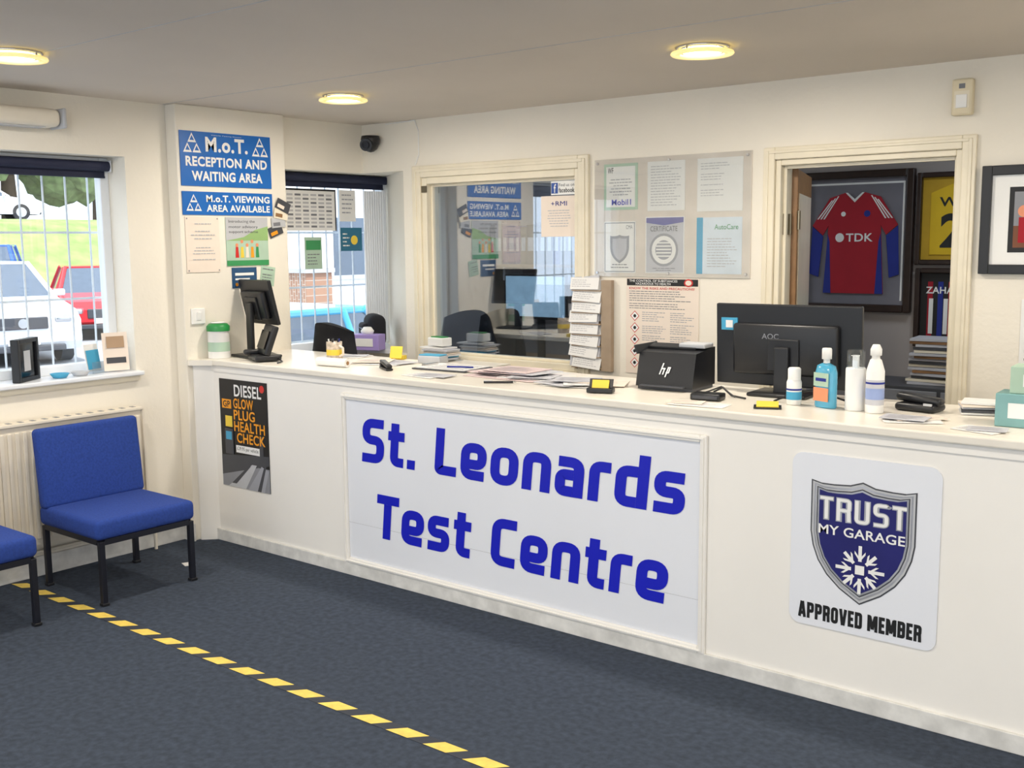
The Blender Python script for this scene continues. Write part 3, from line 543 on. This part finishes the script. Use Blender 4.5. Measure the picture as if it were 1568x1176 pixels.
o=Obj('pen_mug',loc(-4.33,3.86,T2)); o.lathe([(0,0),(.04,0),(.042,.004),(.042,.1),(.038,.1),(.037,.008),(0,.008)],mat('mug_print',(190,175,158),.3,var=.35,scale=60)); o.lathe([(.0425,.03),(.0425,.06)],YEL,n=28); o.tube([(.04,0,.08),(.068,0,.07),(.068,0,.035),(.04,0,.025)],.006,CREAM)
for i in range(5): q=i*1.3; o.cyl((.015*math.cos(q),.015*math.sin(q),.01),(.030*math.cos(q),.030*math.sin(q),.115),.004,(BLK,SHBLUE,DGREY,WHITE,BLK)[i],n=8)
o.done()
def papers(name,x,y,rz,items):
    o=Obj(name,loc(x,y,T2,rz)); z=.001
    for (dx,dy,w,d,m,r) in items:
        o.box((dx,dy,z+.0015),(w,d,.0025),m,rot=(random.uniform(-.006,.006),random.uniform(-.006,.006),r)); z+=.004
        T0=o.T.copy(); o.T=Matrix.Translation((dx,dy,0))@Matrix.Rotation(r,4,'Z')
        for i in range(6): o.rect(-w*.4,-d*.38+i*d*.13,w*random.uniform(.1,.4),-d*.38+i*d*.13+d*.03,INKL,z+.0001)
        o.T=T0
    o.done()
PINK=mat('pinkish_paper',(222,202,202),.6)
papers('paperwork',-4.42,4.03,10,[(0,0,.25,.15,PAPER,.1),(.02,0,.2,.1,PAPERG,.4)])
papers('paperwork',-4.03,3.90,10,[(0,0,.30,.19,PAPER,.1),(.08,.03,.2,.14,PAPERG,-.3),(-.04,0,.2,.15,CREAM,.4)])
o=Obj('paper_roll',loc(-4.12,3.66,T2,5)); o.cyl((-.1,0,.022),(.1,0,.022),.022,PAPER); o.cyl((-.101,0,.022),(.101,0,.022),.01,DOORW); o.done()
o=Obj('sticky_note',loc(-4.08,4.08,T2,20)); o.box((0,-.012,.04),(.07,.002,.065),YEL,rot=(-.3,0,0)); o.box((0,.02,.01),(.07,.05,.02),YEL); o.done()
o=Obj('storage_tin',loc(-3.80,4.06,T2,8)); o.box((0,0,.02),(.14,.08,.04),LGREY,.006,seg=3); o.box((0,0,.043),(.13,.07,.006),CYAN,.002); o.done()
o=Obj('stapler',loc(-3.80,3.72,T2,-30)); o.box((0,0,.006),(.14,.035,.010),BLK,.003); o.box((.0,0,.028),(.14,.03,.016),BLK,.006,rot=(0,.12,0),seg=3); o.box((-.06,0,.018),(.02,.03,.02),BLK,.003); o.box((0,0,.037),(.1,.02,.004),CHROME,.001,rot=(0,.12,0)); o.done()
o=Obj('clipboard',loc(-3.55,3.93,T2,4)); o.box((0,0,.004),(.33,.23,.006),DGREY,.002); o.box((0,0,.009),(.30,.21,.003),PAPER); o.box((-.14,0,.015),(.03,.1,.012),CHROME,.003)
for i in range(6): o.box((.02,-.08+i*.03,.0112),(.22,.006,.0006),INKL)
o.cyl((.0,-.04,.0145),(.13,-.0,.0145),.004,SHBLUE,n=8); o.done()
papers('paperwork',-3.10,3.88,-3,[(0,0,.42,.29,PINK,.0),(.12,.0,.3,.21,PAPER,.12),(-.1,.02,.3,.2,PINK,-.05),(.14,-.04,.21,.15,PAPERG,.35),(-.02,.02,.3,.2,DGREY,.2),(-.02,.0,.3,.2,PINK,.1),(.05,.01,.28,.2,PAPERG,-.1),(.0,.0,.26,.2,PINK,.05)])
papers('paperwork',-2.68,3.80,8,[(0,0,.30,.21,PAPER,.0),(.08,.04,.22,.17,CREAM,.3),(-.06,.0,.2,.24,PAPERG,-.35),(.04,-.03,.2,.15,PAPER,.5),(0,.02,.22,.16,CREAM,-.1),(-.02,.0,.2,.14,PAPERG,.3)])
papers('paperwork',-3.46,3.64,-12,[(0,0,.21,.12,PAPER,.1),(.05,.02,.18,.1,PAPERG,.3)])
o=Obj('ballpoint_pen',loc(-3.0,3.63,T2,35)); o.cyl((-.07,0,.006),(.06,0,.006),.005,BLK,n=10); o.cyl((.06,0,.006),(.075,0,.006),.005,CHROME,.001,n=10); o.box((-.05,0,.012),(.04,.003,.002),CHROME); o.done()
o=Obj('business_card_holder',loc(-2.47,3.64,T2,20)); o.box((0,0,.012),(.11,.05,.02),BLK,.004); o.box((0,.012,.035),(.1,.004,.045),BLK,.001,rot=(-.4,0,0)); o.box((0,.0,.036),(.07,.008,.035),YEL,rot=(-.4,0,0)); o.done()
o=Obj('document_scanner',loc(-2.30,3.95,T2,4))
o.hexa([(-.13,-.11,.014),(.13,-.11,.014),(.13,.11,.014),(-.13,.11,.014)],[(-.13,-.075,.155),(.13,-.075,.155),(.13,.11,.172),(-.13,.11,.172)],BLK)
o.box((0,-.0,.007),(.25,.2,.012),DGREY); o.box((-.02,.03,.172),(.22,.06,.012),BLK,.003,rot=(.2,0,0)); o.box((.07,.05,.18),(.12,.09,.02),LGREY,.006); o.box((0,-.125,.02),(.2,.025,.006),DGREY,.002); o.box((-.135,0,.165),(.01,.2,.04),BLK,.003,rot=(0,-.4,0))
o.T=Matrix(((1,0,0,0),(0,.24,-.97,-.094),(0,.97,.24,.085),(0,0,0,1)))
for pts in ([(-.026,-.02),(-.020,-.02),(-.006,.028),(-.012,.028)],[(-.012,-.02),(-.006,-.02),(.000,.004),(-.006,.004)],[(.000,-.03),(.006,-.03),(.018,.012),(.012,.012)],[(.014,-.012),(.020,-.012),(.026,.012),(.020,.012)]): o.poly(pts,WHITE,.003)
o.rect(-.016,.002,.002,.008,WHITE,.0034); o.rect(.012,.008,.026,.013,WHITE,.0034); o.rect(.004,-.014,.018,-.009,WHITE,.0034); o.done()
monitor('computer_monitor',-1.835,4.02,T,4,.60,.33,.195,SCREEN,.05,True)
o=Obj('monitor_cables'); o.tube([(-1.90,3.80,T+.006),(-1.98,3.84,T+.006),(-2.04,3.88,T+.03),(-2.09,3.90,T+.006)],.004,BLK); o.tube([(-1.78,3.80,T+.006),(-1.74,3.88,T+.03),(-1.66,3.88,T+.05),(-1.5,3.90,T+.006)],.004,BLK); o.tube([(-2.10,3.80,T+.006),(-2.02,3.83,T+.04),(-1.95,3.81,T+.006)],.003,BLK); o.done()
o=Obj('network_router',loc(-2.02,3.72,T2,10)); o.box((0,0,.014),(.12,.08,.026),BLK,.006,seg=3); o.box((0,-.041,.014),(.1,.002,.012),DGREY); o.done()
def bottle(name,x,y,prof,m,extra):
    o=Obj(name,loc(x,y,T2)); o.lathe(prof,m); extra(o); o.done()
bottle('spray_bottle',-1.70,3.80,[(0,0),(.026,0),(.028,.004),(.028,.085),(.024,.095),(.0,.096)],WHITE,lambda o:(o.lathe([(.024,.095),(.024,.135),(.02,.14),(0,.14)],WHITE),o.lathe([(.0285,.02),(.0285,.05)],CYAN),o.lathe([(.0284,.055),(.0284,.062)],SHBLUE)))
o=Obj('hand_sanitiser_bottle',loc(-1.575,3.80,T2,-20)); o.lathe([(0,0),(.046,0),(.048,.006),(.048,.13),(.04,.155),(.014,.166),(0,.167)],AQUA,sx=1,sy=.56)
o.lathe([(.012,.165),(.012,.18),(.018,.18),(.018,.215),(.016,.22),(0,.22)],WHITE); o.box((0,-.0275,.05),(.07,.002,.05),SKIN); o.box((0,-.0275,.105),(.07,.002,.05),LGREEN); o.box((0,-.0287,.105),(.05,.001,.012),SHBLUE); o.done()
bottle('pump_bottle',-1.465,3.80,[(0,0),(.034,0),(.035,.004),(.035,.15),(.033,.155),(0,.156)],WHITE,lambda o:(o.lathe([(.033,.155),(.033,.215),(.03,.22),(0,.22)],CLEAR),o.cyl((0,0,.15),(0,0,.2),.012,WHITE)))
bottle('disinfectant_spray',-1.385,3.78,[(0,0),(.03,0),(.032,.005),(.032,.15),(.02,.19),(.014,.195),(0,.195)],WHITE,lambda o:(o.lathe([(.014,.19),(.014,.205),(.02,.206),(.02,.228),(.012,.245),(0,.246)],WHITE),o.lathe([(.0325,.03),(.0325,.12)],PAPERG),o.lathe([(.0328,.05),(.0328,.09)],mat('label_pale_blue',(150,168,214),.4)),o.lathe([(.0328,.105),(.0328,.112)],SHBLUE)))
o=Obj('sticky_note',loc(-1.74,3.66,T2,25)); o.box((0,0,.014),(.08,.06,.004),YEL,rot=(.2,0,0)); o.box((0,0,.004),(.1,.07,.006),BLK); o.done()
o=Obj('cordless_telephone',loc(-1.27,3.92,T2,-8)); o.box((0,0,.015),(.15,.1,.028),BLK,.012,seg=3); o.box((.0,.0,.042),(.17,.05,.03),BLK,.014,rot=(0,.08,0),seg=4); o.box((.05,-.046,.03),(.03,.006,.008),LGREY); o.done()
papers('paperwork',-1.22,3.68,15,[(0,0,.19,.12,PAPER,.2),(.02,.03,.18,.09,CREAM,.5),(-.02,.0,.15,.1,PAPERG,-.2)])
o=Obj('paper_stack',loc(-1.05,4.0,T2,25))
for i in range(5): o.box((random.uniform(-.015,.015),random.uniform(-.015,.015),.005+i*.009),(.18,.12,.007),(PAPER,DGREY,PAPERG,CREAM,PAPER)[i],rot=(0,0,random.uniform(-.3,.3)))
o.done()
papers('paperwork',-1.98,3.58,5,[(0,0,.22,.10,PAPER,.05),(-.06,.01,.14,.08,CREAM,.2)])
papers('paperwork',-.98,3.62,-20,[(0,0,.15,.10,PAPER,.05),(.02,.01,.12,.08,PAPERG,.5)])
o=Obj('glove_box',loc(-.85,3.80,T2,3)); o.bx(-.12,.12,-.06,.06,0,.11,TEAL,.003); o.bx(-.08,.12,-.05,.06,.1105,.2,LGREEN,.003); o.box((-.01,-.0615,.055),(.14,.002,.05),WHITE); o.box((.02,-.0515,.155),(.12,.002,.04),WHITE); o.done()
# ---------------------------------------------------------------- lights
for x in (-4.16,-2.12,-.08,1.96):
    for y in (3.82,2.13,.44,-1.25):
        o=Obj('ceiling_downlight',loc(x,y,H)); o.lathe([(.10,0),(.105,-.004),(.09,-.012),(.088,0)],CHROME)
        o.lathe([(0,-.030),(.05,-.029),(.075,-.022),(.084,-.012),(.084,-.002)],LENS); o.lathe([(.088,-.020),(.120,-.020),(.123,-.026),(.119,-.031),(.088,-.031),(.088,-.020)],RINGM,n=40)
        for i in range(3): q=i*2.1+.4; o.cyl((.1*math.cos(q),.1*math.sin(q),0),(.1*math.cos(q),.1*math.sin(q),-.025),.004,CHROME,n=8)
        o.done()
        l=bpy.data.lights.new('downlight_lamp','AREA'); l.shape='DISK'; l.size=.16; l.energy=14.5; l.color=(1,.915,.80)
        lo=bpy.data.objects.new('downlight_lamp',l); lo.location=(x,y,H-.04); bpy.context.collection.objects.link(lo)
for x,y,e in ((-4.2,5.9,16),(-1.6,5.7,7)):
    l=bpy.data.lights.new('office_lamp','AREA'); l.shape='DISK'; l.size=.3; l.energy=e; l.color=(.8,.9,1)
    lo=bpy.data.objects.new('office_lamp',l); lo.location=(x,y,H-.03); bpy.context.collection.objects.link(lo)
    o=Obj('office_ceiling_light',loc(x,y,H)); o.lathe([(.17,0),(.17,-.012),(.155,-.014),(.155,-.006),(0,-.006)],WHITE); o.done()
# ---------------------------------------------------------------- outside
GZ=-.35
o=Obj('exterior_ground'); o.bx(-60,-5.37,-30,60,GZ-.1,GZ,ASPH); o.done()
o=Obj('grass_bank'); vs=[];fs=[];nx,ny=10,30
for i in range(nx+1):
    for j in range(ny+1):
        x=-31-i*1.1; y=-20+j*3; s_=min(1,i/9); z=GZ+.02+3.0*s_*s_*(3-2*s_)+(.25*noise.noise(Vector((x*.3,y*.3,0))) if 0<i<8 else 0)
        vs.append((x,y,min(z,2.67)))
for i in range(nx):
    for j in range(ny): a_=i*(ny+1)+j; fs.append([a_,a_+ny+1,a_+ny+2,a_+1])
o.add(vs,fs,GRASS,True); o.done()
o=Obj('upper_car_park'); o.bx(-62,-42,-20,70,2.5,2.67,ASPH); o.done()
def tree(x,y,z,s):
    o=Obj('tree',loc(x,y,z)); o.cyl((0,0,0),(0,0,2*s),.2*s,TRUNK,.1*s,n=10)
    for i in range(9):
        bm=bmesh.new(); bmesh.ops.create_icosphere(bm,subdivisions=3,radius=1.2*s*random.uniform(.7,1.1)); c=Vector((random.uniform(-1.2,1.2)*s,random.uniform(-1.3,1.3)*s,(2.2+random.uniform(-.7,1.6))*s))
        for v in bm.verts: v.co=v.co*(1+.28*noise.noise(v.co*2.2+c))+c
        o.addbm(bm,LEAF,False)
    o.done()
for i in range(11): tree(-54+random.uniform(-1,1),4+i*4.6,2.68,1.7+random.random()*.7)
def car(x,y,rz,m,Lc=4.3,Wc=1.8,hb=.95,ht=1.5,z=GZ,name='parked_car'):
    o=Obj(name,loc(x,y,z,rz)); h=Lc/2; RX=Matrix(((1,0,0,0),(0,0,-1,0),(0,1,0,0),(0,0,0,1)))
    prof=[(-h,.35),(-h-.02,.7),(-h+.08,hb),(-h+.4,hb+.03),(h-1.25,hb+.02),(h-.25,hb-.14),(h-.02,hb-.3),(h,.4),(h-.1,.25),(-h+.1,.25)]
    o.T=RX; w=Wc/2
    o.prism(prof,-w+.06,w-.06,m); inn=[(px*.985,pz if pz<.6 else pz-.05) for px,pz in prof]; o.prism(inn,-w,w,m)
    o.T=I4.copy()
    b=[(-h+.15,-w+.08,hb),(h-1.2,-w+.08,hb),(h-1.2,w-.08,hb),(-h+.15,w-.08,hb)]
    tt=[(-h+.6,-w+.28,ht),(h-2.0,-w+.28,ht),(h-2.0,w-.28,ht),(-h+.6,w-.28,ht)]
    o.hexa(b,tt,CGL); 
    o.bx(-h+.58,h-1.98,-w+.26,w-.26,ht-.04,ht+.03,m,.02)
    for i in (0,1,2,3): o.cyl(b[i],tt[i],.045,m,n=8)
    for s_ in (-1,1): o.cyl((-.2,s_*(w-.08),hb),(-.25,s_*(w-.28),ht),.035,m,n=8)
    for sx in (-1,1):
        for s_ in (-1,1):
            cx=sx*(h-.8); o.cyl((cx,s_*(w-.2),.33),(cx,s_*(w+.01),.33),.33,TYRE,n=24); o.cyl((cx,s_*(w+.0),.33),(cx,s_*(w+.02),.33),.2,LGREY,n=16)
    o.box((h-.0,0,hb-.38),(.05,Wc*.42,.2),DGREY,.02); o.box((h+.02,0,.42),(.03,.5,.11),WHITE); o.box((h-.0,0,.3),(.06,Wc*.7,.1),DGREY,.02)
    for s_ in (-1,1): o.box((h-.08,s_*(w-.3),hb-.33),(.14,.36,.17),CLEAR,.05,seg=3); o.box((h-.06,s_*(w-.3),hb-.33),(.13,.28,.12),CHROME,.04,seg=3); o.box((-h,s_*(w-.2),hb-.2),(.06,.2,.2),RED,.02); o.box((h-1.45,s_*(w+.08),hb+.06),(.1,.2,.12),m,.03,seg=3)
    o.cyl((h+.027,0,hb-.38),(h+.035,0,hb-.38),.08,CHROME)
    o.done()
car(-19.6,9.2,-12,CARW,4.6,1.9,1.1,1.68); car(-22.8,13.2,-25,CARR); car(-27.0,12.6,-30,CARB,4.9,1.95,1.2,2.0,name='parked_van'); car(-44.6,21,75,CARW,z=2.68); car(-7.9,6.9,90,CARC,4.0,1.7,.85,1.38)
o=Obj('brick_pier',loc(-14,12.0,GZ)); o.bx(-.22,.22,-.28,.28,0,1.5,BRICK); o.bx(-.26,.26,-.32,.32,1.5,1.57,LGREY); o.done()
o=Obj('neighbour_building',loc(-24,21.5,GZ)); o.bx(-4,4,-5,8,0,6,RENDER); 
for y in (-3,0,3,6): o.bx(4.001,4.05,y-.6,y+.6,1.2,2.6,CGL); o.bx(4.001,4.08,y-.7,y+.7,1.1,1.2,LGREY)
o.bx(-4.2,4.2,-5.2,8.2,6.001,6.3,DGREY); o.done()
sun=bpy.data.lights.new('sun','SUN'); sun.energy=4.5; sun.angle=.02; sun.color=(1,.97,.92); so=bpy.data.objects.new('sun',sun); so.rotation_euler=Vector((-.55,.35,-1.0)).to_track_quat('-Z','Y').to_euler(); bpy.context.collection.objects.link(so)
w=bpy.data.worlds.new('world'); bpy.context.scene.world=w; w.use_nodes=True; bg=w.node_tree.nodes['Background']; bg.inputs[0].default_value=(.83,.91,1,1); bg.inputs[1].default_value=2.0
# ---------------------------------------------------------------- camera
f=1650.0
X=Vector((2064,-198,1650)).normalized(); Y=Vector((1341,231,-1650)).normalized(); Z=X.cross(Y).normalized(); X=Y.cross(Z)
cd=bpy.data.cameras.new('camera'); cd.sensor_width=36; cd.lens=f/1568*36; cd.clip_end=300
co=bpy.data.objects.new('camera',cd); co.matrix_world=Matrix.Translation((0,0,1.63))@Matrix((X,Y,Z)).to_4x4()
bpy.context.collection.objects.link(co); bpy.context.scene.camera=co
bpy.context.scene.view_settings.view_transform='Standard'
bpy.context.scene.view_settings.exposure=.1
